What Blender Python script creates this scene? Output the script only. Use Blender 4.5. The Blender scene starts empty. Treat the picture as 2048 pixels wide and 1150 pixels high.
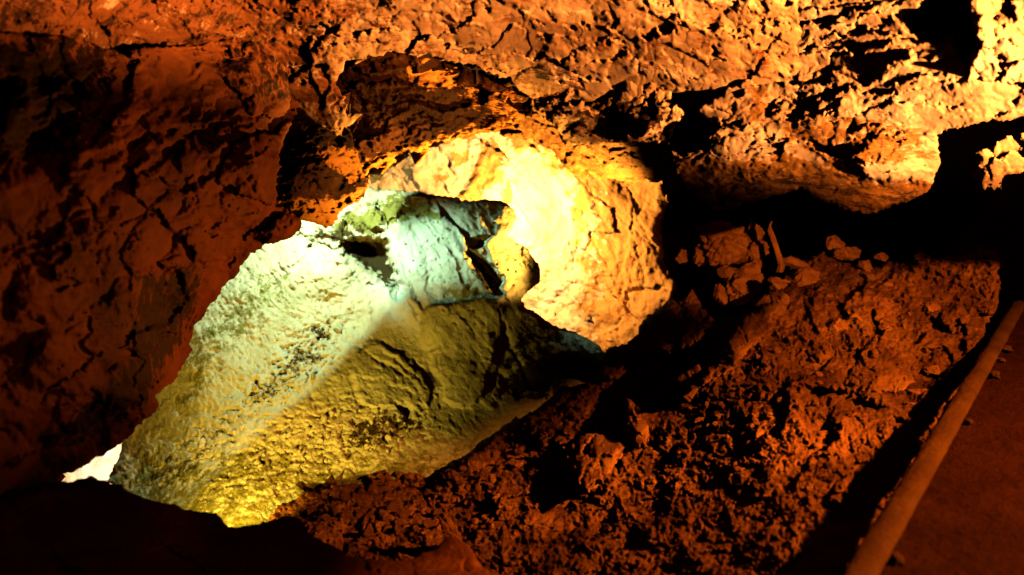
import bpy, math, random
import numpy as np

# ------------------------------------------------------------------ scene / camera frame
sc = bpy.context.scene
col = sc.collection
FPX, CU, CV = 2196.0, 1024.0, 575.0
PITCH = math.radians(8.0)
CAM = np.array([0.0, 0.0, 1.3])
RGT = np.array([1.0, 0.0, 0.0])
FWD = np.array([0.0, math.cos(PITCH), -math.sin(PITCH)])
UPV = np.array([0.0, math.sin(PITCH), math.cos(PITCH)])


def W(u, v, d):
    u = np.asarray(u, float); v = np.asarray(v, float); d = np.asarray(d, float)
    a = (u - CU) / FPX; b = -(v - CV) / FPX
    return CAM + d[..., None] * (FWD + a[..., None] * RGT + b[..., None] * UPV)


# ------------------------------------------------------------------ noise
def hash01(ix, iy, seed):
    h = (ix.astype(np.int64) * 374761393 + iy.astype(np.int64) * 668265263 + seed * 1442695041) & 0xFFFFFFFF
    h = ((h ^ (h >> 13)) * 1274126177) & 0xFFFFFFFF
    h = ((h ^ (h >> 16)) * 2246822519) & 0xFFFFFFFF
    return ((h ^ (h >> 15)) & 0xFFFFFF) / float(0xFFFFFF)


def perlin(x, y, seed=0):
    x0 = np.floor(x); y0 = np.floor(y)
    fx = x - x0; fy = y - y0
    ix = x0.astype(np.int64); iy = y0.astype(np.int64)
    sx = fx * fx * fx * (fx * (fx * 6 - 15) + 10); sy = fy * fy * fy * (fy * (fy * 6 - 15) + 10)

    def g(i, j):
        a = hash01(ix + i, iy + j, seed) * (2 * math.pi)
        return np.cos(a) * (fx - i) + np.sin(a) * (fy - j)
    n0 = g(0, 0) * (1 - sx) + g(1, 0) * sx
    n1 = g(0, 1) * (1 - sx) + g(1, 1) * sx
    return (n0 * (1 - sy) + n1 * sy) * 1.5


def fbm(x, y, seed=0, oct=5, gain=0.5, lac=2.03):
    s = 0; a = 1.0
    for i in range(oct):
        s = s + a * perlin(x, y, seed + i * 17); x = x * lac + 3.1; y = y * lac + 1.7; a *= gain
    return s


def ridged(x, y, seed=0, oct=4, gain=0.5):
    s = 0; a = 1.0
    for i in range(oct):
        s = s + a * (1 - np.abs(perlin(x, y, seed + i * 13)) * 1.6); x = x * 2.07 + 5.2; y = y * 2.07 + 1.3; a *= gain
    return s - 1.0


def rot(U, V, ang):
    c, s = math.cos(math.radians(ang)), math.sin(math.radians(ang))
    return U * c + V * s, -U * s + V * c


def worley(x, y, seed, jit=0.9):
    ix = np.floor(x).astype(np.int64); iy = np.floor(y).astype(np.int64)
    f1 = np.full(x.shape, 9.0); f2 = np.full(x.shape, 9.0)
    bi = np.zeros(x.shape, np.int64); bj = np.zeros(x.shape, np.int64)
    bx = np.zeros(x.shape); by = np.zeros(x.shape)
    for i in (-1, 0, 1):
        for j in (-1, 0, 1):
            ci = ix + i; cj = iy + j
            px = ci + 0.5 + (hash01(ci, cj, seed) - 0.5) * jit
            py = cj + 0.5 + (hash01(ci, cj, seed + 7) - 0.5) * jit
            dx = x - px; dy = y - py
            d = np.sqrt(dx * dx + dy * dy)
            n = d < f1
            f2 = np.where(n, f1, np.minimum(f2, d))
            f1 = np.where(n, d, f1)
            bi = np.where(n, ci, bi); bj = np.where(n, cj, bj)
            bx = np.where(n, dx, bx); by = np.where(n, dy, by)
    return f1, f2, bi, bj, bx, by


def facets(U, V, size, ang=0, aniso=1.0, tilt=0.5, step=0.25, crack=0.0, cw=0.08, seed=0, warp=0.25):
    """fractured rock: every cell is a randomly tilted flat face; result in px"""
    a, b = rot(U, V, ang)
    x = a / (size * aniso) + warp * fbm(a / size * .7, b / size * .7, seed + 50, 3)
    y = b / size + warp * fbm(a / size * .7, b / size * .7, seed + 80, 3)
    f1, f2, bi, bj, dx, dy = worley(x, y, seed)
    tx = (hash01(bi, bj, seed + 101) - 0.5) * 2; ty = (hash01(bi, bj, seed + 102) - 0.5) * 2
    h = (hash01(bi, bj, seed + 103) - 0.5) * 2
    r = size * (tilt * (tx * dx + ty * dy) + step * h)
    if crack:
        r = r - crack * size * np.exp(-((f2 - f1) / cw) ** 2)
    return r


def pebbles(U, V, size, amp=0.6, seed=0, fill=0.75, ang=0, aniso=1.0):
    """angular crumbs lying against each other"""
    a, b = rot(U, V, ang)
    w = 0.12 * fbm(a / size, b / size, seed + 9, 2)
    f1, f2, bi, bj, dx, dy = worley(a / size / aniso + w, b / size - w, seed)
    keep = hash01(bi, bj, seed + 31) < fill
    R = 0.35 + 0.35 * hash01(bi, bj, seed + 32)
    tx = (hash01(bi, bj, seed + 33) - 0.5); ty = (hash01(bi, bj, seed + 34) - 0.5)
    h = np.clip(np.minimum(R - f1, (f2 - f1) * 0.9), 0, .3) + 0.5 * (tx * dx + ty * dy) * (f1 < R)
    return np.where(keep, h, 0) * size * amp


# ------------------------------------------------------------------ polygons and strokes (px of the reference frame)
def seg_dist(U, V, a, b):
    ax, ay = a; bx, by = b
    ex, ey = bx - ax, by - ay
    L2 = ex * ex + ey * ey + 1e-9
    t = np.clip(((U - ax) * ex + (V - ay) * ey) / L2, 0, 1)
    dx = U - (ax + t * ex); dy = V - (ay + t * ey)
    return np.sqrt(dx * dx + dy * dy), ex * (V - ay) - ey * (U - ax), t


def poly_sdf(U, V, P):
    d = np.full(U.shape, 1e9); ins = np.zeros(U.shape, bool)
    n = len(P)
    for i in range(n):
        a = P[i]; b = P[(i + 1) % n]
        s, _, _ = seg_dist(U, V, a, b)
        d = np.minimum(d, s)
        c = ((a[1] > V) != (b[1] > V))
        if abs(b[1] - a[1]) > 1e-9:
            ins ^= c & (U < (b[0] - a[0]) * (V - a[1]) / (b[1] - a[1]) + a[0])
    return np.where(ins, d, -d)


def line_sd(U, V, L):
    """signed distance to an open polyline; positive on the right hand side of travel on screen (v down)"""
    d = np.full(U.shape, 1e9); s = np.zeros(U.shape); tt = np.zeros(U.shape)
    m = len(L) - 1
    for i in range(m):
        q, c, t = seg_dist(U, V, L[i], L[i + 1])
        n = q < d
        d = np.where(n, q, d); s = np.where(n, np.sign(c), s); tt = np.where(n, (i + t) / m, tt)
    return d, s, tt


def sstep(x):
    x = np.clip(x, 0, 1); return x * x * (3 - 2 * x)


def step(U, V, L, amp, fall=60, soft=3, under=0.0, ufall=30):
    """plate edge: the right hand side of the line stands amp px proud and sinks back over fall px"""
    d, s, t = line_sd(U, V, L)
    end = sstep(t / .12) * sstep((1 - t) / .12)
    sd = d * s
    up = sstep(sd / soft * .5 + .5) * np.exp(-np.maximum(sd, 0) / fall)
    dn = (1 - sstep(sd / soft * .5 + .5)) * np.exp(-np.maximum(-sd, 0) / ufall)
    return end * (amp * up - under * dn)


def groove(U, V, L, depth, w):
    d, s, t = line_sd(U, V, L)
    end = sstep(t / .15) * sstep((1 - t) / .15)
    return -depth * np.exp(-(d / (w * (.35 + .65 * end))) ** 2)


def inside(U, V, P, soft=4):
    return sstep(poly_sdf(U, V, P) / soft * .5 + .5)


def bump(U, V, cx, cy, rx, ry, ang, amp):
    a, b = rot(U - cx, V - cy, ang)
    q = (a / rx) ** 2 + (b / ry) ** 2
    return amp * np.sqrt(np.clip(1 - q, 0, 1))


def mound(U, V, cx, cy, rx, ry, ang, amp):
    a, b = rot(U - cx, V - cy, ang)
    return amp * np.exp(-((a / rx) ** 2 + (b / ry) ** 2))


def strata(U, V, ang, size, amp, seed, wob=.9, var=.6):
    """bedding: long slanting ledges with a gentle face and a sharp drop"""
    a, b = rot(U, V, ang)
    t = b / size + wob * fbm(a / size / 5, b / size / 2.2, seed, 4)
    k = np.floor(t); f = t - k
    h = hash01(k.astype(np.int64), np.floor(a / size / 7 + 3 * fbm(a / size / 6, b / size / 4, seed + 3, 2)).astype(np.int64), seed + 5)
    saw = f - sstep((f - .86) / .14)
    m = sstep(fbm(a / size / 3, b / size / 3, seed + 9, 3) * 1.2 + .5)
    return amp * saw * (1 - var + var * h * 1.6) * m


def domes(U, V, size, amp, seed, ang=0, aniso=1.0):
    """smooth bulges pressed against each other"""
    a, b = rot(U, V, ang)
    w = .35 * fbm(a / size * .8, b / size * .8, seed + 3, 3)
    f1, f2, bi, bj, dx, dy = worley(a / size / aniso + w, b / size - w, seed)
    R = .5 + .35 * hash01(bi, bj, seed + 4)
    return amp * size * (np.clip(1 - (f1 / R) ** 2, 0, 1) ** .85 * R + .25 * (hash01(bi, bj, seed + 6) - .5))


def rough_mask(U, V, size, seed):
    """where the rock is broken and crumbly (1) and where it is a clean face (0.15)"""
    return .06 + .9 * sstep(fbm(U / size, V / size * 1.3, seed, 3) * 1.4 + .28)


def slots(U, V, size, ang, aniso, thr, depth, seed, soft=.12):
    """elongated sharp holes and chipped out flakes along the bedding"""
    a, b = rot(U, V, ang)
    n = fbm(a / size / aniso, b / size, seed, 4, .55)
    return -depth * sstep((n - thr) / soft)


def wiggle(U, V, big=6, small=2, seed=0, sc1=45, sc2=11):
    return (U + big * fbm(U / sc1, V / sc1, seed + 1, 3) + small * fbm(U / sc2, V / sc2, seed + 2, 2),
            V + big * fbm(U / sc1, V / sc1, seed + 5, 3) + small * fbm(U / sc2, V / sc2, seed + 6, 2))


def depth_field(U, V, C):
    """smooth depth through control points (u, v, depth): thin plate in 1/depth"""
    C = np.array(C, float)
    X = C[:, :2] / 500.0; f = 1 / C[:, 2]
    n = len(C)

    def k(r2):
        return 0.5 * r2 * np.log(r2 + 1e-9)
    D = ((X[:, None] - X[None]) ** 2).sum(2)
    A = np.zeros((n + 3, n + 3)); A[:n, :n] = k(D) + np.eye(n) * 1e-4
    A[:n, n] = 1; A[:n, n + 1:] = X; A[n, :n] = 1; A[n + 1:, :n] = X.T
    w = np.linalg.solve(A, np.concatenate([f, np.zeros(3)]))
    r = w[n] + w[n + 1] * U / 500 + w[n + 2] * V / 500
    for i in range(n):
        r = r + w[i] * k((U / 500 - X[i, 0]) ** 2 + (V / 500 - X[i, 1]) ** 2)
    return 1 / np.maximum(r, 1 / 40.0)


# ------------------------------------------------------------------ objects
def tag(o, label=None, cat=None, group=None, kind=None):
    if label: o['label'] = label
    if cat: o['category'] = cat
    if group: o['group'] = group
    if kind: o['kind'] = kind
    return o


def link_mesh(name, verts, faces, mat, attrs=None, smooth=True, parent=None):
    verts = np.asarray(verts, float)
    c = verts.mean(0)
    me = bpy.data.meshes.new(name)
    faces = np.asarray(faces, np.int32)
    k = faces.shape[1]
    me.vertices.add(len(verts)); me.vertices.foreach_set('co', (verts - c).astype(np.float32).ravel())
    me.loops.add(faces.size); me.loops.foreach_set('vertex_index', faces.ravel())
    me.polygons.add(len(faces))
    me.polygons.foreach_set('loop_start', np.arange(0, faces.size, k, dtype=np.int32))
    me.polygons.foreach_set('use_smooth', np.full(len(faces), smooth))
    me.update(calc_edges=True)
    for an, av in (attrs or {}).items():
        at = me.attributes.new(an, 'FLOAT', 'POINT'); at.data.foreach_set('value', np.asarray(av, np.float32))
    me.materials.append(mat)
    o = bpy.data.objects.new(name, me); col.objects.link(o)
    o.location = c
    if parent:
        o.parent = parent; o.matrix_parent_inverse.identity(); o.location = c - np.array(parent.location)
    return o


FIELD = {}


def on_field(name, u, v):
    u0, v0, st, D, S = FIELD[name]
    i = int(round((v - v0) / st)); j = int(round((u - u0) / st))
    if 0 <= i < D.shape[0] and 0 <= j < D.shape[1]:
        return D[i, j], S[i, j]
    return None, -1


def rock(name, poly, ctrl, sculpt, mat, st=2.5, rnd=14, edge=(5, 2.5), stain_light=None, skirt=(.25, .7, 1.4), holes=(), seed=0, rel=1.0, skin=(5, 18, 40)):
    """a rock mass: outline, distance and relief, with a rim that turns back into the rock"""
    P = np.array(poly, float)
    u0, v0 = P.min(0) - 12; u1, v1 = P.max(0) + 12
    nu = int((u1 - u0) / st) + 2; nv = int((v1 - v0) / st) + 2
    U, V = np.meshgrid(u0 + st * np.arange(nu), v0 + st * np.arange(nv))
    Uw, Vw = wiggle(U, V, edge[0], edge[1], seed + 300, 40, 10)
    S = poly_sdf(Uw, Vw, poly)
    for (hu, hv, hr) in holes:
        S = np.minimum(S, np.sqrt((Uw - hu) ** 2 + (Vw - hv) ** 2) - hr)
    gv, gu = np.gradient(S, st)
    gl = np.sqrt(gu * gu + gv * gv) + 1e-6
    gu, gv = gu / gl, gv / gl
    keep = S > -1.2 * st
    near = keep & (S < 0)
    U2 = np.where(near, U - np.clip(S, -2 * st, 0) * gu, U)
    V2 = np.where(near, V - np.clip(S, -2 * st, 0) * gv, V)
    D = depth_field(U2, V2, ctrl)
    R = sculpt(U2, V2)
    q = np.clip(1 - S / rnd, 0, 1)
    R = R - rnd * (1 - np.sqrt(np.clip(1 - q * q, 0, 1)))
    D = D * (1 - R * rel / FPX)
    X = W(U2, V2, D)
    FIELD[name] = (u0, v0, st, D, S)
    kq = keep[:-1, :-1] & keep[1:, :-1] & keep[:-1, 1:] & keep[1:, 1:]
    idx = np.arange(nu * nv).reshape(nv, nu)
    q4 = np.stack([idx[:-1, :-1], idx[1:, :-1], idx[1:, 1:], idx[:-1, 1:]], -1)[kq]
    used = np.unique(q4)
    remap = np.full(nu * nv, -1); remap[used] = np.arange(len(used))
    F = remap[q4]
    verts = X.reshape(-1, 3)[used]
    at = {}
    for an, fn in (stain_light or {}).items():
        at[an] = fn(*wiggle(U2, V2, 12, 6, seed + 700, 30, 9)).reshape(-1)[used]
    # rim
    E = np.concatenate([F[:, [0, 1]], F[:, [1, 2]], F[:, [2, 3]], F[:, [3, 0]]])
    key = np.sort(E, 1); key = key[:, 0].astype(np.int64) * (len(used) + 1) + key[:, 1]
    _, first, cnt = np.unique(key, return_index=True, return_counts=True)
    B = E[first[cnt == 1]]
    bv = np.unique(B)
    bm = np.full(len(used), -1); bm[bv] = np.arange(len(bv))
    src = used[bv]
    allv = [verts]; allf = [F]; prev = bv; base = len(used)
    fu, fv, fd = U2.ravel()[src], V2.ravel()[src], D.ravel()[src]
    ngu, ngv = gu.ravel()[src], gv.ravel()[src]
    for kk, (dz, inn) in enumerate(zip(skirt, skin)):
        nv_ = W(fu + ngu * inn, fv + ngv * inn, fd + dz + .06 * dz * fbm(fu / 30, fv / 30, seed + kk, 3))
        allv.append(nv_)
        cur = base + np.arange(len(bv)); base += len(bv)
        pa, pb = (B[:, 0], B[:, 1]) if kk == 0 else (prev[bm[B[:, 0]]], prev[bm[B[:, 1]]])
        allf.append(np.stack([pb, pa, cur[bm[B[:, 0]]], cur[bm[B[:, 1]]]], 1))
        prev = cur
        for an in at: at[an] = np.concatenate([at[an], at[an][bv]])
    return link_mesh(name, np.concatenate(allv), np.concatenate(allf), mat, at)


# ------------------------------------------------------------------ materials
def rockmat(name, c0, c1, c2, scale=1.2, speck=(.02, .01, .005), speck_amt=.25, stain_light=(.2, .09, .02), stain_shade=(.03, .015, .008),
            bump=.5, bscale=30, rough=.8, spec=.15, stretch=None, pits=0.0, pit_scale=25):
    m = bpy.data.materials.new(name); m.use_nodes = True
    nt = m.node_tree; N = nt.nodes; L = nt.links
    bs = N['Principled BSDF']
    bs.inputs['Roughness'].default_value = rough
    bs.inputs['Specular IOR Level'].default_value = spec
    tc = N.new('ShaderNodeTexCoord'); mp = N.new('ShaderNodeMapping')
    L.new(tc.outputs['Object'], mp.inputs[0])
    if stretch:
        mp.inputs['Rotation'].default_value = [math.radians(a) for a in stretch[0]]
        mp.inputs['Scale'].default_value = stretch[1]

    def noise(s, det=8, ro=.6, dist=0.0):
        n = N.new('ShaderNodeTexNoise'); n.inputs['Scale'].default_value = s; n.inputs['Detail'].default_value = det
        n.inputs['Roughness'].default_value = ro; n.inputs['Distortion'].default_value = dist
        L.new(mp.outputs[0], n.inputs['Vector']); return n

    def ramp(src, stops):
        r = N.new('ShaderNodeValToRGB'); e = r.color_ramp.elements
        for i, (p, c) in enumerate(stops):
            el = e[i] if i < 2 else e.new(p)
            el.position = p; el.color = (*c, 1) if len(c) == 3 else c
        L.new(src, r.inputs[0]); return r

    def mix(fac, a, b):
        x = N.new('ShaderNodeMix'); x.data_type = 'RGBA'
        if isinstance(fac, float): x.inputs[0].default_value = fac
        else: L.new(fac, x.inputs[0])
        for s, i in ((a, 6), (b, 7)):
            if isinstance(s, tuple): x.inputs[i].default_value = (*s, 1)
            else: L.new(s, x.inputs[i])
        return x.outputs[2]

    def math_(op, a, b):
        x = N.new('ShaderNodeMath'); x.operation = op; x.use_clamp = op in ('MULTIPLY_ADD',)
        for i, s in enumerate((a, b)):
            if isinstance(s, (int, float)): x.inputs[i].default_value = s
            else: L.new(s, x.inputs[i])
        return x.outputs[0]
    n1 = noise(scale, 9, .62, .6)
    r1 = ramp(n1.outputs[0], [(.32, c0), (.68, c2), (.5, c1)])
    c = r1.outputs[0]
    n2 = noise(scale * 9, 6, .65)
    r2 = ramp(n2.outputs[0], [(.56, (0, 0, 0)), (.72, (1, 1, 1))])
    c = mix(math_('MULTIPLY', r2.outputs[0], speck_amt), c, speck)
    # mineral stains plus painted light and shade, placed on the mesh, their edges broken up by noise
    n3 = noise(scale * 7, 10, .75)
    for nm, sc_ in (('ochre', stain_light), ('grime_shade', stain_shade)):
        a = N.new('ShaderNodeAttribute'); a.attribute_name = nm
        s = math_('ADD', a.outputs['Fac'], math_('MULTIPLY', math_('SUBTRACT', n3.outputs[0], .5), 2.4))
        r3 = ramp(s, [(.42, (0, 0, 0)), (.62, (1, 1, 1))])
        msk = math_('MULTIPLY', r3.outputs[0], math_('MINIMUM', math_('MULTIPLY', a.outputs['Fac'], 6.0), 1.0))
        c = mix(msk, c, sc_)
    L.new(c, bs.inputs['Base Color'])
    nb = noise(bscale, 10, .7); nb2 = noise(bscale * .25, 6, .6)
    h = math_('ADD', nb.outputs[0], math_('MULTIPLY', nb2.outputs[0], 1.5))
    if pits:
        vo = N.new('ShaderNodeTexVoronoi'); vo.inputs['Scale'].default_value = pit_scale
        L.new(mp.outputs[0], vo.inputs['Vector'])
        h = math_('ADD', h, math_('MULTIPLY', math_('MINIMUM', vo.outputs['Distance'], .45), pits))
    b = N.new('ShaderNodeBump'); b.inputs['Strength'].default_value = bump; b.inputs['Distance'].default_value = .03
    L.new(h, b.inputs['Height']); L.new(b.outputs[0], bs.inputs['Normal'])
    return m


M = dict(
    ceiling=rockmat('ceiling_limestone', (.16, .075, .03), (.42, .25, .12), (.62, .43, .26), 1.1, bump=.28, stain_light=(.19, .062, .015), stain_shade=(.03, .01, .003)),
    pale=rockmat('pale_limestone', (.24, .125, .058), (.37, .25, .155), (.46, .335, .25), 1.3, bump=.18, stretch=((0, 25, 0), (.6, 1, 1.8))),
    wall=rockmat('brown_wall_rock', (.05, .014, .003), (.17, .05, .011), (.28, .09, .02), 1.5, stain_shade=(.012, .0035, .001), spec=.08, bump=.22),
    lintel=rockmat('dark_lintel_rock', (.010, .003, .0012), (.024, .0075, .002), (.07, .023, .006), 2.2, bump=.7, stretch=((0, 10, 0), (.5, 1, 2.2)), spec=.03, stain_light=(.52, .22, .04)),  # very dark base; the bright tint paints the orange rim glow
    dirt=rockmat('ochre_breccia', (.10, .035, .008), (.34, .16, .04), (.5, .28, .09), 2.6, bump=.9, speck_amt=.6, pits=1.2, pit_scale=14),
    chamber=rockmat('chamber_limestone', (.46, .26, .10), (.62, .42, .2), (.7, .54, .33), 1.2, bump=.5, speck_amt=.2, stain_light=(.46, .20, .035)),
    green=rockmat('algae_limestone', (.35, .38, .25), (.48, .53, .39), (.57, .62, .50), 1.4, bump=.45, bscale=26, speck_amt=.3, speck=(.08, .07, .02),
                  stain_light=(.17, .18, .045), stain_shade=(.035, .026, .009)),
    slope=rockmat('red_rubble', (.07, .02, .006), (.22, .08, .02), (.36, .15, .045), 3.0, bump=.9, pits=1.5, pit_scale=16, speck_amt=.5),
    stone=rockmat('broken_stone', (.13, .042, .012), (.28, .11, .032), (.4, .18, .06), 3.0, bump=.6),
    fore=rockmat('foreground_rock', (.14, .04, .012), (.24, .07, .02), (.34, .11, .03), 2.0, bump=.5),
    shade_black=rockmat('shade_black_rock', (.0015, .0006, .0003), (.002, .001, .0006), (.004, .0015, .001), 2.0, bump=.3, spec=0.0),  # near black colour stands in for the missing light in the hollow
    path=rockmat('path_concrete', (.03, .007, .002), (.04, .010, .0025), (.052, .014, .004), 3.0, bump=.9, bscale=60, speck_amt=.7, spec=.03),
    kerb=rockmat('kerb_mortar', (.05, .02, .005), (.075, .03, .007), (.10, .043, .011), 3.0, bump=.5, bscale=30, speck_amt=.4, spec=.05),
)

# ------------------------------------------------------------------ the chamber seen through the opening
def sc_back(U, V):
    U, V = wiggle(U, V, 5, 2, 11)
    r = 14 * fbm(U / 120, V / 120, 12, 4) + facets(U, V, 70, 60, 2.0, .2, .06, .03, .05, 13) + facets(U, V, 24, 60, 2.2, .17, .05, seed=14) + strata(U, V, 62, 44, 6, 909)
    r += 1.6 * fbm(U / 14, V / 14, 15, 4)
    r += step(U, V, [(1150, 320), (1140, 360), (1142, 430), (1128, 480), (1105, 520)], -14, 60, 6)
    r += step(U, V, [(1140, 640), (1165, 650), (1195, 668), (1225, 695)], 7, 25, 3)
    for L in ([(1180, 470), (1215, 530), (1240, 580), (1262, 640)], [(1150, 430), (1160, 480), (1148, 540)], [(1235, 430), (1285, 475), (1322, 500)],
              [(1040, 470), (1090, 500), (1130, 510)], [(1010, 300), (1035, 340), (1070, 365), (1110, 400)], [(1270, 400), (1262, 470), (1285, 540)],
              [(1205, 590), (1230, 640), (1242, 690)], [(1100, 560), (1160, 565), (1230, 600)], [(780, 330), (800, 350), (815, 372)]):
        r += groove(U, V, L, 4, 2.5)
    r += inside(U, V, [(985, 280), (1010, 330), (995, 365), (955, 400), (922, 398), (950, 350), (960, 310)], 6) * (9 + 5 * fbm(U / 20, V / 20, 18, 3))
    r += mound(U, V, 1250, 650, 60, 60, 0, -8)
    r += inside(U, V, [(1000, 270), (1130, 270), (1150, 340), (1105, 345), (1085, 320), (1030, 300)], 10) * (4 + 8 * facets(U, V, 26, 30, 1.3, .5, .3, seed=19) / 26)
    return r


def st_back(U, V):
    s = inside(U, V, [(985, 275), (1012, 330), (995, 365), (955, 402), (920, 400), (948, 350), (958, 300)], 10)
    s = np.maximum(s, .95 * inside(U, V, [(1000, 262), (1130, 262), (1152, 345), (1100, 350), (1080, 310), (1030, 300)], 16) * (.55 + .45 * sstep(fbm(U / 30, V / 30, 21, 3) + .5)))
    s = np.maximum(s, .9 * inside(U, V, [(1145, 330), (1200, 345), (1195, 420), (1160, 470), (1140, 420)], 30))
    s = np.maximum(s, inside(U, V, [(902, 310), (925, 300), (935, 318), (910, 335)], 8))
    s = np.maximum(s, .9 * inside(U, V, [(865, 350), (905, 335), (910, 345), (870, 368)], 8))
    s = np.maximum(s, .9 * inside(U, V, [(1012, 365), (1030, 360), (1025, 400), (1008, 420), (1000, 405)], 8))
    s = np.maximum(s, .55 * sstep((U - 1110) / 70) + .5 * sstep((U - 1170) / 90))  # orange towards the right: the lamp's falloff put into the colour
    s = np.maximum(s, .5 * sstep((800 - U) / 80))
    return s


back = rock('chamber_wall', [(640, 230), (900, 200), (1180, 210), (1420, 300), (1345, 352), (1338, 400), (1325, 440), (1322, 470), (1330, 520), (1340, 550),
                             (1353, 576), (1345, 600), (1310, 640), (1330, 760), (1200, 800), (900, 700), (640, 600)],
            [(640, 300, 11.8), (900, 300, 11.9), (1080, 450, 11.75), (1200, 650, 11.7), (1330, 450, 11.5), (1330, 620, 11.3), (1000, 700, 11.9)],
            sc_back, M['chamber'], rnd=26, edge=(6, 3), stain_light={'ochre': st_back}, seed=1)
tag(back, 'smooth pale chamber wall glowing orange behind the green rock', 'rock wall', kind='structure')


GREEN = [(560, 300), (700, 372), (735, 373), (762, 378), (800, 376), (850, 384), (900, 396), (940, 402), (985, 398), (1012, 404), (1028, 418), (1033, 436), (1022, 455), (1017, 470),
         (1048, 495), (1068, 517), (1083, 537), (1084, 553), (1068, 575), (1050, 590), (1042, 601), (1050, 614), (1085, 634), (1120, 655), (1160, 670),
         (1195, 690), (1240, 730), (1330, 790), (1250, 900), (1000, 1050), (700, 1130), (450, 1150), (330, 1080), (214, 960), (232, 925), (246, 886),
         (200, 850), (280, 680), (430, 440)]


def sc_green(U, V):
    U, V = wiggle(U, V, 5, 2, 31)
    stre = fbm(*[a / b for a, b in zip(rot(U, V, 52), (60, 12))], 32, 4)          # drip streaks running down to the right
    r = 9 * fbm(U / 110, V / 110, 33, 4)
    plate = inside(U, V, [(772, 410), (782, 470), (792, 530), (806, 575), (800, 600), (812, 625), (835, 650), (850, 700), (858, 740), (882, 785), (915, 815), (1300, 800), (1300, 300), (760, 360)], 40)
    r += plate * 26
    leftm = 1 - plate
    # left flank: streaked mud, sloping, with rubble lower down
    low = sstep((0.62 * (U - 370) + (V - 700)) / 130 + .25) * leftm
    calm = 1 - .85 * inside(U, V, [(690, 500), (820, 500), (880, 690), (740, 700)], 60)
    r += calm * leftm * (2.6 * stre * (.5 + fbm(U / 90, V / 70, 329, 3)) + 2.2 * fbm(U / 10, V / 10, 34, 4) + 3.5 * fbm(U / 60, V / 40, 328, 3))
    rub = inside(U, V, [(600, 660), (680, 640), (660, 720), (560, 800), (420, 910), (330, 990), (260, 960), (330, 890), (470, 800)], 40)
    r += rub * leftm * (pebbles(U, V, 24, .7, 35, .25) + pebbles(U, V, 12, .7, 36, .3))
    rub2 = inside(U, V, [(700, 800), (850, 830), (860, 880), (760, 900), (600, 960), (420, 1050), (350, 980), (450, 900), (560, 830)], 40)
    r += rub2 * (pebbles(U, V, 22, .6, 37, .35) + pebbles(U, V, 11, .7, 38, .4))
    r += sstep((V - 820) / 80) * 2.5 * fbm(U / 9, V / 9, 39, 4)
    r += leftm * rub * (slots(U, V, 13, -40, 1.4, .32, 12, 3901) + slots(U, V, 7, -40, 1.5, .4, 6, 3902))
    r += calm * leftm * (1 - rub) * slots(U, V, 6, 50, 3.0, .5, 4, 3903)
    r += rub2 * (slots(U, V, 14, -15, 1.8, .34, 12, 3904) + slots(U, V, 7, -15, 1.6, .4, 6, 3905))
    # dark pocket and ledges left of the plate
    r -= 75 * inside(U, V, [(692, 484), (745, 478), (770, 482), (776, 505), (790, 545), (803, 580), (795, 590), (775, 560), (745, 545), (715, 520), (690, 508)], 14)
    r -= 14 * inside(U, V, [(700, 470), (770, 478), (808, 590), (850, 660), (858, 740), (820, 690), (770, 620), (700, 540)], 40) * leftm
    r += 10 * step(U, V, [(600, 470), (650, 470), (690, 480), (770, 475)], -1.4, 30, 4)
    r += inside(U, V, [(600, 455), (760, 400), (772, 470), (690, 480), (700, 520), (780, 570), (760, 590), (640, 520), (590, 480)], 15) * (facets(U, V, 30, 20, 1.4, .55, .3, .1, seed=40) + facets(U, V, 13, 20, 1.3, .5, .25, seed=41))
    r += step(U, V, [(520, 555), (560, 540), (600, 520), (620, 500)], -7, 25, 4)
    r += mound(U, V, 640, 545, 90, 40, 20, 22)
    # top: blocky algae edge and bright sloping crown
    r += step(U, V, [(720, 420), (770, 400), (810, 390), (850, 392), (870, 420)], 12, 40, 4)
    r += inside(U, V, [(745, 415), (800, 392), (860, 395), (878, 440), (830, 440), (770, 450), (700, 440)], 10) * facets(U, V, 22, -20, 1.4, .6, .3, .1, seed=42)
    r += step(U, V, [(870, 395), (900, 440), (925, 470), (940, 510), (970, 560), (995, 600)], 10, 35, 3, 10, 60)   # the bright rib
    r += groove(U, V, [(875, 400), (905, 450), (930, 500), (965, 560)], 5, 6)
    # right hand faces turned to the orange wall
    q = inside(U, V, [(925, 474), (955, 470), (985, 462), (1020, 450), (1100, 500), (1100, 600), (1020, 610), (1000, 570), (975, 515), (945, 500)], 10)
    r += q * (20 - .20 * (U - 930))
    r -= 38 * inside(U, V, [(932, 472), (955, 474), (982, 470), (962, 488), (946, 497), (940, 484)], 5)
    r -= 26 * inside(U, V, [(935, 508), (965, 520), (995, 545), (1005, 560), (992, 578), (978, 570), (965, 545), (940, 530)], 8)
    r += facets(U, V, 60, 45, 1.3, .11, .03, seed=43) * plate + facets(U, V, 20, 45, 1.5, .10, .03, seed=44) * plate + 2.0 * plate * stre + plate * slots(U, V, 9, 50, 1.8, .75, 6, 444)
    # lower plates
    r += step(U, V, [(1015, 588), (990, 598), (930, 600), (860, 618), (838, 628)], -12, 200, 4, 0)
    r += inside(U, V, [(848, 625), (860, 614), (930, 600), (1005, 590), (1010, 640), (960, 800), (905, 815), (880, 780), (866, 740), (850, 690), (842, 650)], 8) * 12
    r += inside(U, V, [(705, 745), (715, 700), (750, 685), (800, 705), (850, 755), (872, 790), (850, 808), (780, 816), (735, 812), (712, 790)], 7) * 15
    for L in ([(740, 715), (790, 735), (830, 770)], [(720, 755), (770, 765), (830, 790)], [(760, 700), (800, 725), (845, 765)], [(700, 680), (745, 720), (800, 745)]):
        r += groove(U, V, L, 4, 4)
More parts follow.
